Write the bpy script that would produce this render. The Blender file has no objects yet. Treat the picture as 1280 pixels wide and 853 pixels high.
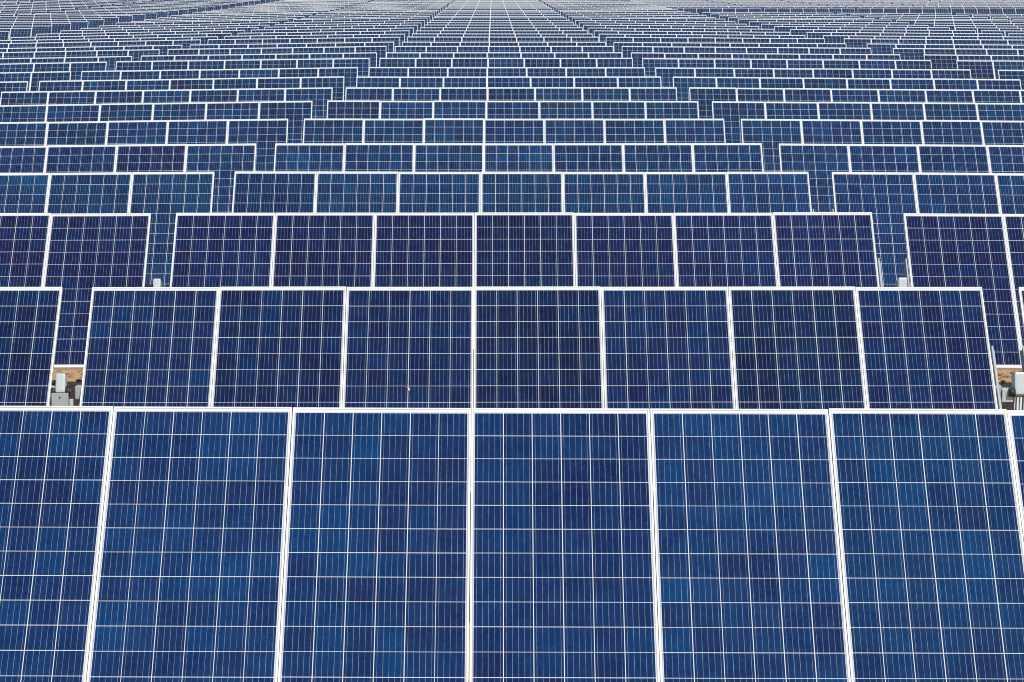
import bpy, bmesh, math, random
from mathutils import Vector, Matrix
random.seed(7)
R = math.radians
S = bpy.context.scene
col = S.collection

# ------------------------------------------------------------------ camera, sky, sun, exposure
F = 3900.0                       # focal length in pixels of the 1280 wide photograph
YH = -35.0                       # horizon line, just above the frame
TH = math.atan((426.5 - YH) / F) # camera looks down by this angle
PSI = math.atan(24.0 / F)
CAM_Z = 4.29
cd = bpy.data.cameras.new('camera'); cam = bpy.data.objects.new('camera', cd); col.objects.link(cam)
cd.sensor_width = 36; cd.lens = 36 * F / 1280; cd.clip_start = 0.5; cd.clip_end = 6000
cam.location = (0, 0, CAM_Z)
cam.rotation_euler = (math.pi/2 - TH, 0, -PSI)
S.camera = cam

SUN_EL, SUN_AZ = R(50), R(28)    # sun stands behind the camera, a little to its right
w = bpy.data.worlds.new('World'); S.world = w; w.use_nodes = True
nt = w.node_tree; bg = nt.nodes['Background']
sky = nt.nodes.new('ShaderNodeTexSky'); sky.sky_type = 'NISHITA'; sky.sun_disc = False
sky.sun_elevation = SUN_EL; sky.sun_rotation = math.pi - SUN_AZ
sky.air_density = 1.0; sky.dust_density = 0.6; sky.ozone_density = 1.5
nt.links.new(sky.outputs[0], bg.inputs[0]); bg.inputs[1].default_value = 0.10
sd = bpy.data.lights.new('sun', 'SUN'); sd.energy = 4.0; sd.angle = R(0.5); sd.color = (1, 0.955, 0.89)
sun = bpy.data.objects.new('sun', sd); col.objects.link(sun)
to_sun = Vector((math.sin(SUN_AZ)*math.cos(SUN_EL), -math.cos(SUN_AZ)*math.cos(SUN_EL), math.sin(SUN_EL)))
sun.rotation_euler = to_sun.to_track_quat('Z', 'Y').to_euler()
sun.location = (5, -10, 30)
S.view_settings.view_transform = 'Standard'; S.view_settings.look = 'None'
S.view_settings.exposure = 0.2; S.view_settings.gamma = 1; S.view_settings.use_curve_mapping = False
S.render.engine = 'CYCLES'; S.cycles.max_bounces = 5; S.cycles.use_denoising = False
S.cycles.filter_width = 1.05

# ------------------------------------------------------------------ the lie of the land
TILT = R(43.8)
PW, PL = 0.9955, 1.99             # one module; pitch along the row is 1.0
HT = 1.15                        # torque tube above ground
TOP_DY, TOP_DZ = PL/2*math.cos(TILT) - 0.075*math.sin(TILT), PL/2*math.sin(TILT) + 0.075*math.cos(TILT)
W_MEAS = [223.3, 159.0, 124.3, 102.5, 86.9, 75.05, 66.2, 59.1, 54.4, 49.3, 45.2, 42.1, 39.0, 36.4, 34.2, 32.2, 30.6, 29.0]
D_MEAS = [2.450, 2.484, 2.43, 2.446, 2.474, 2.453, 2.443, 2.451, 2.415, 2.427, 2.389, 2.399, 2.385, 2.412, 2.38, 2.407, 2.405, 2.41]
def inv_w(i): return 0.00444 + 0.001778*i
def row_w(i):
    return W_MEAS[i] if isinstance(i, int) and i < len(W_MEAS) else 1/inv_w(i)
def smooth(t): t = max(0, min(1, t)); return t*t*(3-2*t)
def drop(X, i):                  # how far the row tops lie below the camera, by place
    if X < -3:
        a = min(0.0014*(-X-2)**2, 0.27) if i < 99 else 0
        a *= smooth(i/6.0) if i < 6 else 1
        base = 2.42 + a
        if X < -20.8:
            t = smooth((-X-24)/10)
            base = 2.70 - 0.03*max(0, i-20)*t
        return base
    if X > 3:
        base = 2.42 + 0.007*(X-3)
        if X > 12.4 and i > 27: base += (2.80-base)*smooth((i-27)/4.5)
        return base
    return 2.42
def fwd(i, D):                   # forward distance of the top edge of row i
    Z = F / row_w(i)
    return (Z - D*math.cos(TH)*math.sin(TH)) / math.cos(TH)
def fi(Y):                       # inverse, for the ground
    Z = Y*math.cos(TH) + 0.28
    return (Z/F - 0.00444)/0.001778
def ground_z(X, Y):
    i = max(0, min(46, fi(Y + TOP_DY)))
    return CAM_Z - drop(X, i)*math.cos(TH) - (HT + TOP_DZ)

# ------------------------------------------------------------------ materials
def new_mat(name):
    m = bpy.data.materials.new(name); m.use_nodes = True
    return m, m.node_tree, m.node_tree.nodes['Principled BSDF']
class N:
    def __init__(s, nt): s.nt = nt
    def put(s, sock, v):
        if hasattr(v, 'is_output'): s.nt.links.new(v, sock)
        else: sock.default_value = v
    def m(s, op, a, b=0.0, c=0.0):
        n = s.nt.nodes.new('ShaderNodeMath'); n.operation = op
        for k, v in enumerate((a, b, c)): s.put(n.inputs[k], v)
        return n.outputs[0]
    def vec(s, x, y, z):
        n = s.nt.nodes.new('ShaderNodeCombineXYZ')
        for k, v in enumerate((x, y, z)): s.put(n.inputs[k], v)
        return n.outputs[0]
    def sep(s, v):
        n = s.nt.nodes.new('ShaderNodeSeparateXYZ'); s.put(n.inputs[0], v); return n.outputs
    def mix(s, f, a, b, mode='MIX'):
        n = s.nt.nodes.new('ShaderNodeMix'); n.data_type = 'RGBA'; n.blend_type = mode
        s.put(n.inputs[0], f); s.put(n.inputs[6], a); s.put(n.inputs[7], b)
        return n.outputs[2]
    def noise(s, v, scale, detail=2, rough=0.5, out=0):
        n = s.nt.nodes.new('ShaderNodeTexNoise'); s.put(n.inputs['Vector'], v)
        n.inputs['Scale'].default_value = scale; n.inputs['Detail'].default_value = detail
        n.inputs['Roughness'].default_value = rough
        return n.outputs[out]
    def ramp(s, f, a, b, c0=0.0, c1=1.0):
        n = s.nt.nodes.new('ShaderNodeMapRange'); s.put(n.inputs[0], f)
        for k, v in zip((1, 2, 3, 4), (a, b, c0, c1)): n.inputs[k].default_value = v
        return n.outputs[0]

def cell_material():
    m, nt, p = new_mat('solar_cells'); q = N(nt)
    tc = nt.nodes.new('ShaderNodeTexCoord'); oi = nt.nodes.new('ShaderNodeObjectInfo')
    at = nt.nodes.new('ShaderNodeAttribute'); at.attribute_name = 'module'
    rnd = q.m('ADD', oi.outputs['Random'], q.m('MULTIPLY', at.outputs['Fac'], 0.137))
    u, v, _ = q.sep(tc.outputs['UV'])
    cu, cv = q.m('DIVIDE', u, 0.16), q.m('DIVIDE', v, 0.16)
    iu, iv = q.m('FLOOR', cu), q.m('FLOOR', cv)
    au = q.m('ABSOLUTE', q.m('SUBTRACT', q.m('SUBTRACT', cu, iu), 0.5))
    av = q.m('ABSOLUTE', q.m('SUBTRACT', q.m('SUBTRACT', cv, iv), 0.5))
    # strings of cells sit a hair out of line: the gaps between columns vary a little in width
    wn0 = nt.nodes.new('ShaderNodeTexWhiteNoise'); wn0.noise_dimensions = '3D'
    q.put(wn0.inputs[0], q.vec(q.m('ROUND', cu), q.m('MULTIPLY', rnd, 77.0), 3.0))
    lu = q.m('SUBTRACT', 0.4918, q.m('MULTIPLY', wn0.outputs[0], 0.006))
    wn1 = nt.nodes.new('ShaderNodeTexWhiteNoise'); wn1.noise_dimensions = '3D'
    q.put(wn1.inputs[0], q.vec(q.m('ROUND', cv), q.m('MULTIPLY', rnd, 53.0), 9.0))
    lv = q.m('SUBTRACT', 0.4925, q.m('MULTIPLY', wn1.outputs[0], 0.005))
    line = q.m('MAXIMUM', q.m('GREATER_THAN', au, lu), q.m('GREATER_THAN', av, lv))
    outu = q.m('GREATER_THAN', q.m('ABSOLUTE', q.m('SUBTRACT', u, 0.48)), 0.4835)
    outv = q.m('GREATER_THAN', q.m('ABSOLUTE', q.m('SUBTRACT', v, 0.96)), 0.9635)
    white = q.m('MAXIMUM', line, q.m('MAXIMUM', outu, outv))
    b = q.m('MULTIPLY', cu, 5.0)
    bus = q.m('LESS_THAN', q.m('ABSOLUTE', q.m('SUBTRACT', q.m('FRACT', b), 0.5)), 0.024)
    # uneven glints on the silvery busbars, painted into their colour by noise
    bn = q.noise(q.vec(q.m('MULTIPLY', u, 40.0), q.m('MULTIPLY', v, 5.0), q.m('MULTIPLY', rnd, 63.0)), 1.0, 3, 0.6)
    bus = q.m('MULTIPLY', bus, q.ramp(bn, 0.36, 0.64, 0.30, 1.0))
    wn = nt.nodes.new('ShaderNodeTexWhiteNoise'); wn.noise_dimensions = '3D'
    q.put(wn.inputs[0], q.vec(iu, iv, q.m('MULTIPLY', rnd, 91.0)))
    uv3 = q.vec(u, v, q.m('MULTIPLY', rnd, 40.0))
    big = q.noise(uv3, 1.7, 2)
    mid = q.noise(uv3, 7.0, 3)
    vor = nt.nodes.new('ShaderNodeTexVoronoi'); q.put(vor.inputs['Vector'], uv3); vor.inputs['Scale'].default_value = 70
    cr = q.sep(vor.outputs['Color'])[0]
    t = q.m('ADD', q.m('MULTIPLY', q.ramp(big, 0.33, 0.67), 0.30), q.m('MULTIPLY', wn.outputs[0], 0.38))
    t = q.m('ADD', t, q.m('MULTIPLY', q.ramp(mid, 0.35, 0.65), 0.18))
    t = q.m('ADD', t, q.m('MULTIPLY', q.m('SUBTRACT', cr, 0.35), 0.40))
    wh = q.sep(wn.outputs[1])[1]
    c = q.mix(t, (0.0045, 0.0078, 0.045, 1), (0.0025, 0.035, 0.120, 1))
    c = q.mix(q.m('MULTIPLY', wh, 0.35), c, (0.012, 0.015, 0.056, 1))
    c = q.mix(1.0, c, oi.outputs['Color'], 'MULTIPLY')
    c = q.mix(q.m('MULTIPLY', bus, 0.78), c, (0.32, 0.38, 0.48, 1))
    c = q.mix(white, c, (0.58, 0.60, 0.59, 1))
    # thin film of dust
    dust = q.ramp(q.noise(uv3, 14, 4, 0.65), 0.45, 0.85, 0.0, 0.012)
    c = q.mix(dust, c, (0.42, 0.36, 0.28, 1))
    q.put(p.inputs['Base Color'], c)
    # rinse marks along the lower edge and a few pale specks
    low = q.m('MULTIPLY', q.ramp(v, 0.0, 0.10, 1.0, 0.0), q.ramp(q.noise(q.vec(q.m('MULTIPLY', u, 9.0), v, q.m('MULTIPLY', rnd, 31.0)), 1.0, 3), 0.4, 0.8, 0.0, 0.05))
    c = q.mix(low, c, (0.42, 0.36, 0.28, 1))
    v2 = nt.nodes.new('ShaderNodeTexVoronoi'); q.put(v2.inputs['Vector'], uv3); v2.inputs['Scale'].default_value = 9
    sp = q.m('MULTIPLY', q.m('LESS_THAN', v2.outputs['Distance'], 0.024), q.m('GREATER_THAN', q.sep(v2.outputs['Color'])[0], 0.965))
    c = q.mix(sp, c, (0.45, 0.45, 0.42, 1))
    q.put(p.inputs['Base Color'], c)
    p.inputs['Roughness'].default_value = 0.45
    p.inputs['Specular IOR Level'].default_value = 0.0
    p.inputs['Coat Weight'].default_value = 1.0
    p.inputs['Coat IOR'].default_value = 1.38
    p.inputs['Coat Roughness'].default_value = 0.02
    return m
def metal(name, c, rough=0.45, metallic=0.0, spots=0.0, scale=30):
    m, nt, p = new_mat(name); q = N(nt)
    tc = nt.nodes.new('ShaderNodeTexCoord')
    f = q.ramp(q.noise(tc.outputs['Object'], scale, 4, 0.6), 0.3, 0.7)
    d = tuple(x*(1-spots) for x in c)
    q.put(p.inputs['Base Color'], q.mix(f, (*d, 1), (*c, 1)))
    p.inputs['Roughness'].default_value = rough; p.inputs['Metallic'].default_value = metallic
    return m
M_CELL = cell_material()
M_FRAME = metal('anodised_frame', (0.73, 0.74, 0.72), 0.42, 0.0, 0.05, 9)
M_BACK = metal('white_backsheet', (0.70, 0.70, 0.68), 0.6)
M_GALV = metal('galvanised_steel', (0.36, 0.41, 0.41), 0.42, 0.15, 0.12, 60)
M_COVER = metal('grey_painted_cover', (0.42, 0.48, 0.47), 0.4, 0.0, 0.05, 20)
M_BLACK = metal('black_rubber', (0.012, 0.012, 0.014), 0.6)
M_STEEL = metal('dull_steel', (0.25, 0.25, 0.25), 0.4, 0.5)
M_DROP = metal('dried_dropping', (0.55, 0.44, 0.28), 0.9)

def soil_material():
    m, nt, p = new_mat('sandy_soil'); q = N(nt)
    tc = nt.nodes.new('ShaderNodeTexCoord'); v = tc.outputs['Object']
    a = q.ramp(q.noise(v, 0.6, 4, 0.6), 0.3, 0.7)
    b = q.ramp(q.noise(v, 14, 5, 0.7), 0.35, 0.65)
    vor = nt.nodes.new('ShaderNodeTexVoronoi'); q.put(vor.inputs['Vector'], v); vor.inputs['Scale'].default_value = 22
    st = q.ramp(vor.outputs['Distance'], 0.10, 0.22, 1, 0)
    keep = q.m('GREATER_THAN', q.sep(vor.outputs['Color'])[0], 0.6)
    c = q.mix(a, (0.50, 0.31, 0.145, 1), (0.60, 0.40, 0.20, 1))
    c = q.mix(q.m('MULTIPLY', b, 0.5), c, (0.34, 0.21, 0.11, 1))
    c = q.mix(q.m('MULTIPLY', st, q.m('MULTIPLY', keep, 0.75)), c, (0.20, 0.13, 0.08, 1))
    q.put(p.inputs['Base Color'], c); p.inputs['Roughness'].default_value = 0.95
    bump = nt.nodes.new('ShaderNodeBump'); bump.inputs['Strength'].default_value = 0.8; bump.inputs['Distance'].default_value = 0.04
    q.put(bump.inputs['Height'], q.m('ADD', q.noise(v, 18, 6, 0.7), q.m('MULTIPLY', q.m('MULTIPLY', st, keep), 0.5)))
    nt.links.new(bump.outputs[0], p.inputs['Normal'])
    return m

# ------------------------------------------------------------------ mesh helpers
class MB:
    def __init__(s): s.bm = bmesh.new(); s.mats = []
    def mi(s, m):
        if m not in s.mats: s.mats.append(m)
        return s.mats.index(m)
    def box(s, c, size, m, mat=None, bevel=0.0):
        g = bmesh.ops.create_cube(s.bm, size=1)['verts']
        bmesh.ops.scale(s.bm, vec=size, verts=g)
        if bevel:
            es = list({e for v in g for e in v.link_edges})
            r = bmesh.ops.bevel(s.bm, geom=es, offset=bevel, segments=2, affect='EDGES', profile=0.6)
            g = list({v for f in r['faces'] for v in f.verts} | {v for v in g if v.is_valid})
        bmesh.ops.translate(s.bm, vec=c, verts=g)
        if mat: bmesh.ops.transform(s.bm, matrix=mat, verts=g)
        k = s.mi(m)
        for f in {f for v in g for f in v.link_faces}: f.material_index = k
        return g
    def cyl(s, a, b, r, m, seg=14, mat=None, r2=None):
        a, b = Vector(a), Vector(b); d = b - a
        g = bmesh.ops.create_cone(s.bm, cap_ends=True, segments=seg, radius1=r, radius2=r if r2 is None else r2, depth=d.length)['verts']
        T = Matrix.Translation((a+b)/2) @ d.to_track_quat('Z', 'Y').to_matrix().to_4x4()
        if mat: T = mat @ T
        bmesh.ops.transform(s.bm, matrix=T, verts=g)
        k = s.mi(m)
        for f in {f for v in g for f in v.link_faces}:
            f.material_index = k; f.smooth = len(f.verts) == 4
        return g
    def mesh(s, name):
        me = bpy.data.meshes.new(name); s.bm.to_mesh(me); s.bm.free()
        for m in s.mats: me.materials.append(m)
        return me
def link(name, me, parent=None, loc=(0,0,0)):
    o = bpy.data.objects.new(name, me); col.objects.link(o); o.parent = parent; o.location = loc
    return o
def tag(o, label, cat, group=None):
    o['label'] = label; o['category'] = cat
    if group: o['group'] = group

PLANE = Matrix.Translation((0, 0, HT)) @ Matrix.Rotation(TILT, 4, 'X')   # module plane, origin on the tube axis
LIFT = 0.075                                                             # modules sit this far above the tube axis
def add_frame(mb, x0, T=None, bevel=0.0):
    h, lip = 0.040, 0.0105
    zc = LIFT - h/2
    for sy in (-1, 1): mb.box((x0, sy*(PL/2-lip/2), zc), (PW, lip, h), M_FRAME, T, bevel)
    for sx in (-1, 1): mb.box((x0+sx*(PW/2-lip/2), 0, zc), (lip, PL-2*lip-0.0006, h), M_FRAME, T, bevel)
def add_glass(mb, x0, T=None, k=0):
    uvl = mb.bm.loops.layers.uv.verify()
    fl = mb.bm.faces.layers.float.get('module') or mb.bm.faces.layers.float.new('module')
    a, b = PW/2-0.012, PL/2-0.012
    g = mb.box((x0, 0, LIFT-0.005), (2*a, 2*b, 0.005), M_BACK)
    for f in {f for v in g for f in v.link_faces}:
        f[fl] = k
        if f.normal.z > 0.9:
            f.material_index = mb.mi(M_CELL)
            for l in f.loops:
                l[uvl].uv = (l.vert.co.x - x0 + 0.48, l.vert.co.y + 0.96)
    if T: bmesh.ops.transform(mb.bm, matrix=T, verts=g)

# near module: glass and frame are separate meshes about the module centre
mb = MB(); mb.mi(M_BACK); add_glass(mb, 0); mb.bm.normal_update(); ME_GLASS = mb.mesh('module_glass')
mb = MB(); add_frame(mb, 0, None, 0.0012); ME_FRAME = mb.mesh('module_frame')
mb = MB(); add_glass(mb, 0); add_frame(mb, 0); ME_PANEL = mb.mesh('module_whole')

ME_TUBE, ME_RAIL, ME_FAR = {}, {}, {}
def tube_mesh(n):
    if n not in ME_TUBE:
        mb = MB(); mb.box((0, 0, HT), (n + 0.10, 0.10, 0.10), M_GALV, None, 0.008); ME_TUBE[n] = mb.mesh('torque_tube')
    return ME_TUBE[n]
mb = MB()                                         # an H post
mb.box((0, 0.046, HT/2-0.32), (0.10, 0.008, HT+0.5), M_GALV); mb.box((0, -0.046, HT/2-0.32), (0.10, 0.008, HT+0.5), M_GALV)
mb.box((0, 0, HT/2-0.32), (0.006, 0.083, HT+0.5), M_GALV)
mb.box((0, 0, HT-0.062), (0.16, 0.14, 0.012), M_GALV)
ME_POST = mb.mesh('post')
mb = MB(); mb.box((0, 0, LIFT-0.040-0.0225), (0.035, 0.80, 0.040), M_GALV, None, 0.002); ME_RAIL0 = mb.mesh('mounting_rail')
mb = MB()                                         # the end rail stands up beside the last module
mb.box((0, 0, LIFT-0.037), (0.014, 0.80, 0.056), M_GALV, None, 0.002)
mb.box((0.010, 0, LIFT-0.063), (0.024, 0.80, 0.004), M_GALV)
ME_RAIL1 = mb.mesh('mounting_rail_end')
def far_mesh(n):
    if n not in ME_FAR:
        mb = MB()
        for k in range(n):
            x = -n/2 + 0.5 + k
            add_glass(mb, x, None, k); add_frame(mb, x)
        vs = list(mb.bm.verts); bmesh.ops.transform(mb.bm, matrix=PLANE, verts=vs)
        mb.box((0, 0, HT), (n+0.10, 0.1, 0.1), M_GALV)
        for x in (-n*0.3, n*0.3): mb.box((x, 0, HT/2-0.32), (0.09, 0.09, HT+0.5), M_GALV)
        ME_FAR[n] = mb.mesh('far_array')
    return ME_FAR[n]

# ------------------------------------------------------------------ labels
ORD = 'front second third fourth fifth sixth seventh eighth ninth tenth eleventh twelfth thirteenth fourteenth fifteenth sixteenth seventeenth eighteenth nineteenth twentieth'.split()
ONES = ' first second third fourth fifth sixth seventh eighth ninth'.split(' ')
def ordinal(k):
    if k < 20: return ORD[k]
    k += 1
    tens = {2: ('twenty', 'twentieth'), 3: ('thirty', 'thirtieth'), 4: ('forty', 'fortieth'), 5: ('fifty', 'fiftieth')}[k//10]
    return tens[1] if k % 10 == 0 else tens[0] + '-' + ONES[k % 10]
NUM = {7: 'seven', 8: 'eight', 9: 'nine'}
COLS = [  # left end, number of modules, where
    (-3.13, 7, 'centre column'),
    (-10.38, 7, 'first column left of centre'),
    (-19.63, 9, 'wide column left of centre, beside the left corridor'),
    (4.12, 8, 'first column right of centre'),
    (12.82, 8, 'second column right of centre'),
    (21.07, 7, 'third column right of centre'),
    (28.32, 7, 'fourth column right of centre'),
    (35.57, 7, 'fifth column right of centre'),
    (-29.0, 7, 'first column beyond the left corridor'),
    (-36.25, 7, 'second column beyond the left corridor'),
    (-43.5, 7, 'third column beyond the left corridor'),
]
NEAR_RIGHT_ROWS = 25             # rows on the right before the clearing
XO = {0: 0, 1: 0, 2: 0, 3: 0, 4: 0, 5: 0, (1, -3.13): -.02, (2, -3.13): -.055, (2, -10.38): -.05, (3, -3.13): -.02, (4, 4.12): -.02, (5, -3.13): -.015, 7: .02, 11: -.03, 6: .005, 9: -.012, 13: .015}
todo = []
noise_i = {}
rr = random.Random(3)
for i in range(60): noise_i[i] = rr.uniform(-0.022, 0.022)
for ci, (x0, n, where) in enumerate(COLS):
    for i in range(0, 52):
        if -35 + drop(x0 + n/2, i)*row_w(i) < -8: continue
        if x0 > 12.5 and i > NEAR_RIGHT_ROWS: continue
        wv = row_w(i)
        xl, xr = 616 + x0*wv, 616 + (x0+n)*wv
        if xr < 0 or xl > 1280: continue
        D0 = D_MEAS[i] - 0.011 if i < len(D_MEAS) else 2.41 + noise_i[i]
        todo.append((i, x0 + XO.get((i, x0), XO.get(i, 0)), n, where, D0 - 2.42, 'row'))
COLS += [(42.82, 7, 'sixth column right of centre'), (50.07, 7, 'seventh column right of centre')]
for ci, (x0, n, where) in enumerate(COLS[4:8] + COLS[-2:]):
    for k in range(0, 22):
        i = 32.4 + k
        wv = 1/inv_w(i)
        if 616 + x0*wv > 1280: continue
        if -35 + 2.8*wv < -8: continue
        todo.append((i, x0, n, where, noise_i[k+20]*0.8, 'clearing'))
todo.sort(key=lambda t: (round(t[0], 2), abs(t[1] + t[2]/2)))

# tints of single rows and modules, read off the photograph (multiplied with the cell colour)
ROW_TINT = {0: (0.95, 1.10, 1.06), 1: (0.90, 0.66, 0.69), 2: (1.05, 0.56, 0.64), 3: (1.0, 1.12, 0.95), 4: (1.0, 1.1, 0.95), 5: (1.0, 1.05, 0.9)}
TONE = {(0, 0, 3): 0.86, (0, 0, 2): 0.95, (0, 0, 4): 1.05, (0, 0, 5): 1.0, (1, 0, 3): 0.85, (1, 0, 2): 1.0, (1, 0, 0): 1.1, (1, 0, 5): 0.9, (1, 0, 6): 1.1}
rt = random.Random(11)
def tint(i, k, x0):
    r, g, b = ROW_TINT.get(i, (0.85, 1.08, 0.90))  # default for farther rows: greener, paints in the teal sky reflection
    t = rt.uniform(0.85, 1.17)
    purple = rt.random()
    if abs(x0 + 3.13) < .1: t = TONE.get((i, 0, k), t)
    g *= 0.92 + 0.2*purple
    if rt.random() < 0.05 and i > 3: g *= 0.72; b *= 0.80; r *= 1.4
    return (r*t, g*t, b*t, 1)

MAX_ARRAYS = 300
stuff_bits = []
arrays = {}
GROUP = 'tilted solar arrays standing in rows'
for cnt, (i, x0, n, where, dn, kind) in enumerate(todo):
    xm = x0 + n/2
    Dl, Dm, Dr = (drop(x, i) + dn for x in (x0 + 0.05, xm, x0 + n - 0.05))
    Dm = (Dl + Dr)/2
    Y = fwd(i, Dm) - TOP_DY
    z = CAM_Z - Dm*math.cos(TH) - (HT + TOP_DZ)
    roll = math.atan((Dr - Dl)/n) + (rr.uniform(-0.0012, 0.0012) if i else 0.004)
    loc = (xm, Y, z)
    if cnt >= MAX_ARRAYS:
        stuff_bits.append((loc, roll, n)); continue
    root = None
    if kind == 'row':
        label = '%s-panel blue solar array, %s row, %s' % (NUM[n], ordinal(i), where)
    else:
        k = int(round(i - 32.4))
        label = '%s-panel solar array, %s row behind the clearing, %s' % (NUM[n], 'first' if k == 0 else ordinal(k), where)
    if i > 27:
        root = link('solar_array', far_mesh(n), None, loc)
        root.color = tint(99, 0, 0)
    else:
        root = link('solar_array', None, None, loc)
        near = i <= 12
        for k in range(n):
            x = -n/2 + 0.5 + k
            p = link('solar_panel', ME_GLASS if near else ME_PANEL, root)
            j = Matrix.Translation((x, rr.uniform(-0.003, 0.003), rr.uniform(-0.0015, 0.0015))) @ Matrix.Rotation(rr.uniform(-0.0012, 0.0012), 4, 'Z') @ Matrix.Rotation(rr.uniform(-0.002, 0.002), 4, 'X')
            p.matrix_local = PLANE @ j
            p.color = tint(i, k, x0)
            if near: link('frame', ME_FRAME, p)
        link('torque_tube', tube_mesh(n), root)
        if near:
            for x in (-n*0.3, n*0.3): link('post', ME_POST, root, (x, 0, 0))
            for k in range(0, n+1):
                x = -n/2 + k
                if k == 0 or k == n:
                    out = (k == n and abs(x0 + 3.13) < .1) or (k == 0 and abs(x0 - 4.12) < .1)
                    s = 1 if k == n else -1
                    r = link('mounting_rail', ME_RAIL1 if out else ME_RAIL0, root)
                    r.matrix_local = PLANE @ Matrix.Translation((x + s*(0.020 if out else -0.05), 0, 0)) @ (Matrix.Rotation(math.pi, 4, 'Z') if out and s < 0 else Matrix())
                else:
                    r = link('mounting_rail', ME_RAIL0, root); r.matrix_local = PLANE @ Matrix.Translation((x, 0, 0))
        else:
            for x in (-n*0.3, n*0.3): link('post', ME_POST, root, (x, 0, 0))
    root.rotation_euler = (0, roll, 0)
    tag(root, label, 'solar array', GROUP)
    arrays[(i, round(x0))] = root
if (0, -3) in arrays:
    arrays[(0, -3)]['label'] = 'nearest solar array filling the bottom of the photo, brighter blue cells'
print('arrays', len(todo), 'as stuff', len(stuff_bits))
if stuff_bits:
    me = bpy.data.meshes.new('far_rows'); bm = bmesh.new()
    for loc, roll, n in stuff_bits:
        b0 = len(bm.verts); bm.from_mesh(far_mesh(n)); bm.verts.ensure_lookup_table()
        bmesh.ops.transform(bm, matrix=Matrix.Translation(loc) @ Matrix.Rotation(roll, 4, 'Y'), verts=bm.verts[b0:])
    bm.to_mesh(me); bm.free()
    for m in far_mesh(7).materials: me.materials.append(m)
    o = link('distant_solar_arrays', me); o.color = (1, .95, .9, 1); o['kind'] = 'stuff'
    o['label'] = 'farthest rows of solar arrays merging at the top of the photo'; o['category'] = 'solar arrays'

# ------------------------------------------------------------------ ground
xs = [-1500, -600, -250, -120] + [x*1.5 - 66 for x in range(0, 89)] + [120, 250, 600, 1500]
ys = [-400, -120, -40] + [y*3.5 for y in range(0, 100)] + [420, 600, 1000, 2000, 4500]
bm = bmesh.new(); grid = []
for y in ys: grid.append([bm.verts.new((x, y, ground_z(x, y))) for x in xs])
for a in range(len(ys)-1):
    for b in range(len(xs)-1):
        f = bm.faces.new((grid[a][b], grid[a][b+1], grid[a+1][b+1], grid[a+1][b])); f.smooth = True
me = bpy.data.meshes.new('ground'); bm.to_mesh(me); bm.free(); me.materials.append(soil_material())
g = link('ground', me); g['kind'] = 'structure'; g['label'] = 'bare sandy soil with pebbles between the rows'

# pebbles lying in the gaps one can look down into
def pebbles():
    rp = random.Random(5); mb = MB()
    k = mb.mi(metal('pebble_stone', (0.36, 0.24, 0.13), 0.95, 0.0, 0.6, 12))
    for (cx, cy) in ((-4.65, 34.2), (5.55, 34.2)):
        for _ in range(420):
            x, y = cx + rp.uniform(-.6, .6), cy + rp.uniform(-2.3, 2.3)
            s = 0.008 + 0.032*rp.random()**3
            v = bmesh.ops.create_icosphere(mb.bm, subdivisions=1, radius=s)['verts']
            for q in v: q.co = Vector((q.co.x*rp.uniform(.8, 1.4), q.co.y*rp.uniform(.8, 1.3), q.co.z*.6)) + Vector((x, y, ground_z(x, y) + s*.3))
    o = link('gravel', mb.mesh('gravel')); o['kind'] = 'stuff'; o['label'] = 'small pebbles scattered on the bare soil'; o['category'] = 'gravel'
pebbles()

# ------------------------------------------------------------------ drive units in the gaps between arrays
def drive_left(root):
    mb = MB(); mb.box((0, 0, HT/2-0.36), (0.11, 0.09, HT+0.42), M_GALV, None, 0.004); link('post', mb.mesh('drive_post'), root)
    mb = MB()
    mb.box((0, -0.075, HT-0.17), (0.128, 0.05, 0.34), M_GALV, None, 0.004)
    for z in (HT-0.03, HT-0.10): mb.cyl((0.0, -0.1005, z), (0.0, -0.106, z), 0.006, M_BLACK, 8)
    link('housing', mb.mesh('housing'), root)
    mb = MB(); mb.box((0.082, -0.05, HT-0.20), (0.028, 0.03, 0.30), M_COVER, None, 0.003)
    mb.box((-0.079, -0.05, HT-0.20), (0.022, 0.03, 0.30), M_COVER, None, 0.003); link('side_plate', mb.mesh('side_plate'), root)
    T = Matrix.Translation((0, 0, HT)) @ Matrix.Rotation(R(-18), 4, 'X')
    mb = MB(); mb.box((0, -0.02, 0.055), (0.076, 0.12, 0.15), M_COVER, T, 0.016)
    o = link('motor_cover', mb.mesh('motor_cover'), root)
    for s in (-1, 1):
        mb = MB(); mb.cyl((s*0.040, -0.03, HT+0.005), (s*0.072, -0.03, HT+0.005), 0.040, M_BLACK, 8)
        mb.cyl((s*0.0725, -0.045, HT+0.015), (s*0.078, -0.045, HT+0.015), 0.010, M_STEEL, 6)
        link('collar', mb.mesh('collar'), root)
    mb = MB(); mb.cyl((-0.040, 0.02, HT+0.068), (-0.118, 0.02, HT+0.068), 0.018, M_BLACK, 14); link('motor', mb.mesh('motor'), root)
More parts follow.
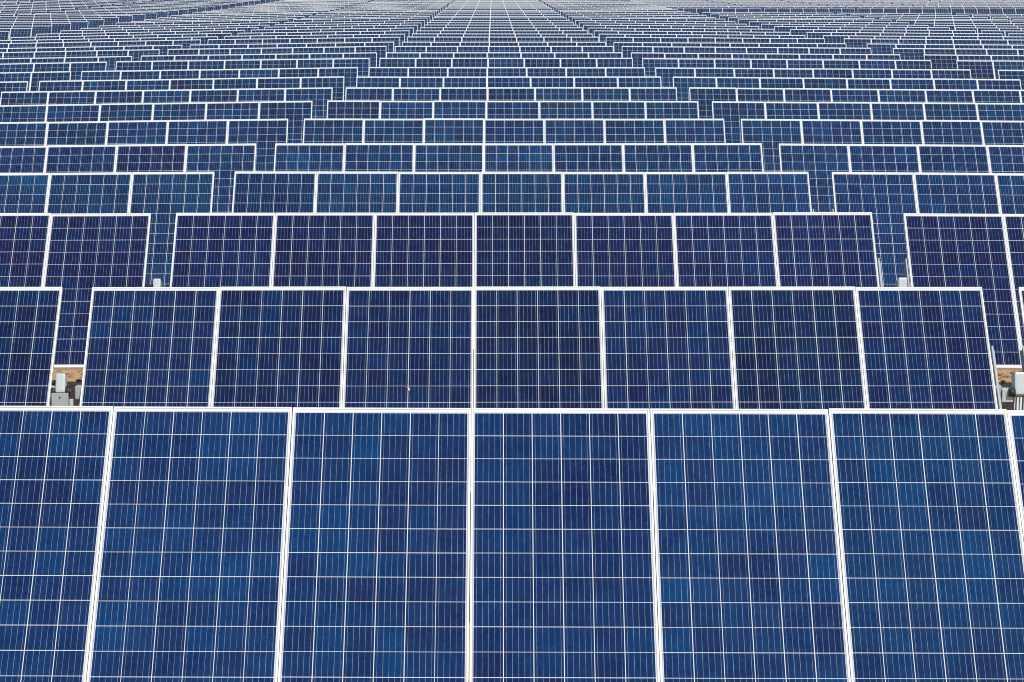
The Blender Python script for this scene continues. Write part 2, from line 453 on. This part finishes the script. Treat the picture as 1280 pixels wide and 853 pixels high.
def drive_right(root):
    mb = MB(); mb.box((0.0, 0.05, HT/2-0.36), (0.10, 0.09, HT+0.30), M_GALV, None, 0.004); link('post', mb.mesh('drive_post'), root)
    mb = MB()
    mb.box((-0.060, -0.02, HT-0.02), (0.085, 0.10, 0.10), M_COVER, None, 0.004)
    link('housing', mb.mesh('housing'), root)
    mb = MB(); mb.cyl((-0.005, -0.075, HT+0.005), (-0.055, -0.075, HT+0.005), 0.032, M_BLACK, 14); link('motor', mb.mesh('motor'), root)
    T = Matrix.Translation((0.035, 0, HT)) @ Matrix.Rotation(R(-14), 4, 'X')
    mb = MB(); mb.box((0, -0.02, 0.055), (0.090, 0.15, 0.175), M_COVER, T, 0.014); link('motor_cover', mb.mesh('motor_cover'), root)
    for x, r, m in ((-0.005, 0.006, M_STEEL), (0.018, 0.009, M_COVER), (0.042, 0.009, M_COVER), (0.066, 0.006, M_STEEL)):
        mb = MB(); mb.cyl((x, -0.075, HT-0.03), (x-0.012, -0.085, HT-0.40), r, m, 10); link('actuator_rod', mb.mesh('rod'), root)
    mb = MB(); mb.box((0.03, -0.085, HT-0.43), (0.13, 0.06, 0.06), M_STEEL, None, 0.005); link('rod_bracket', mb.mesh('rod_bracket'), root)
for i in (1, 2, 3):
    for side, xg, fn in (('left', -3.31, drive_left), ('right', 4.005, drive_right)):
        a = arrays[(i, -3)]
        Dg = drop(xg, i) + D_MEAS[i] - 2.431
        root = link('drive_unit', None, None, (xg, a.location.y, CAM_Z - Dg*math.cos(TH) - (HT + TOP_DZ)))
        fn(root)
        what = 'grey drive with rounded motor cover' if side == 'left' else 'grey actuator drive with thin rods'
        tag(root, '%s, %s row gap, %s of centre array' % (what, ordinal(i), side), 'drive unit', 'tracker drives in the gaps between arrays')

# ------------------------------------------------------------------ specks on the glass
def dropping(i, k, u, v, s, label, mat=M_DROP):
    a = arrays[(i, -3)] if isinstance(k, int) else None
    n = 7; x = -n/2 + k + u
    rp = random.Random(int(1000*u))
    bm = bmesh.new()
    pts = []
    for q in range(14):
        t = q/14*2*math.pi
        r = s*(0.55 + 0.6*rp.random())
        pts.append(bm.verts.new((r*0.45*math.cos(t) - 0.3*s*math.sin(t), r*1.1*math.sin(t), 0.0)))
    f = bm.faces.new(pts)
    e = bmesh.ops.extrude_face_region(bm, geom=[f])
    bmesh.ops.translate(bm, vec=(0, 0, 0.0015), verts=[g for g in e['geom'] if isinstance(g, bmesh.types.BMVert)])
    bmesh.ops.recalc_face_normals(bm, faces=bm.faces)
    me = bpy.data.meshes.new('dropping'); bm.to_mesh(me); bm.free(); me.materials.append(mat)
    o = link('bird_dropping', me)
    o.matrix_world = Matrix.Translation(a.location) @ a.rotation_euler.to_matrix().to_4x4() @ PLANE @ Matrix.Translation((x, v - PL/2, LIFT - 0.0005))
    tag(o, label, 'dropping')
dropping(1, 2, 0.505, 0.965, 0.019, 'cream bird dropping on the third panel of the second row centre array')
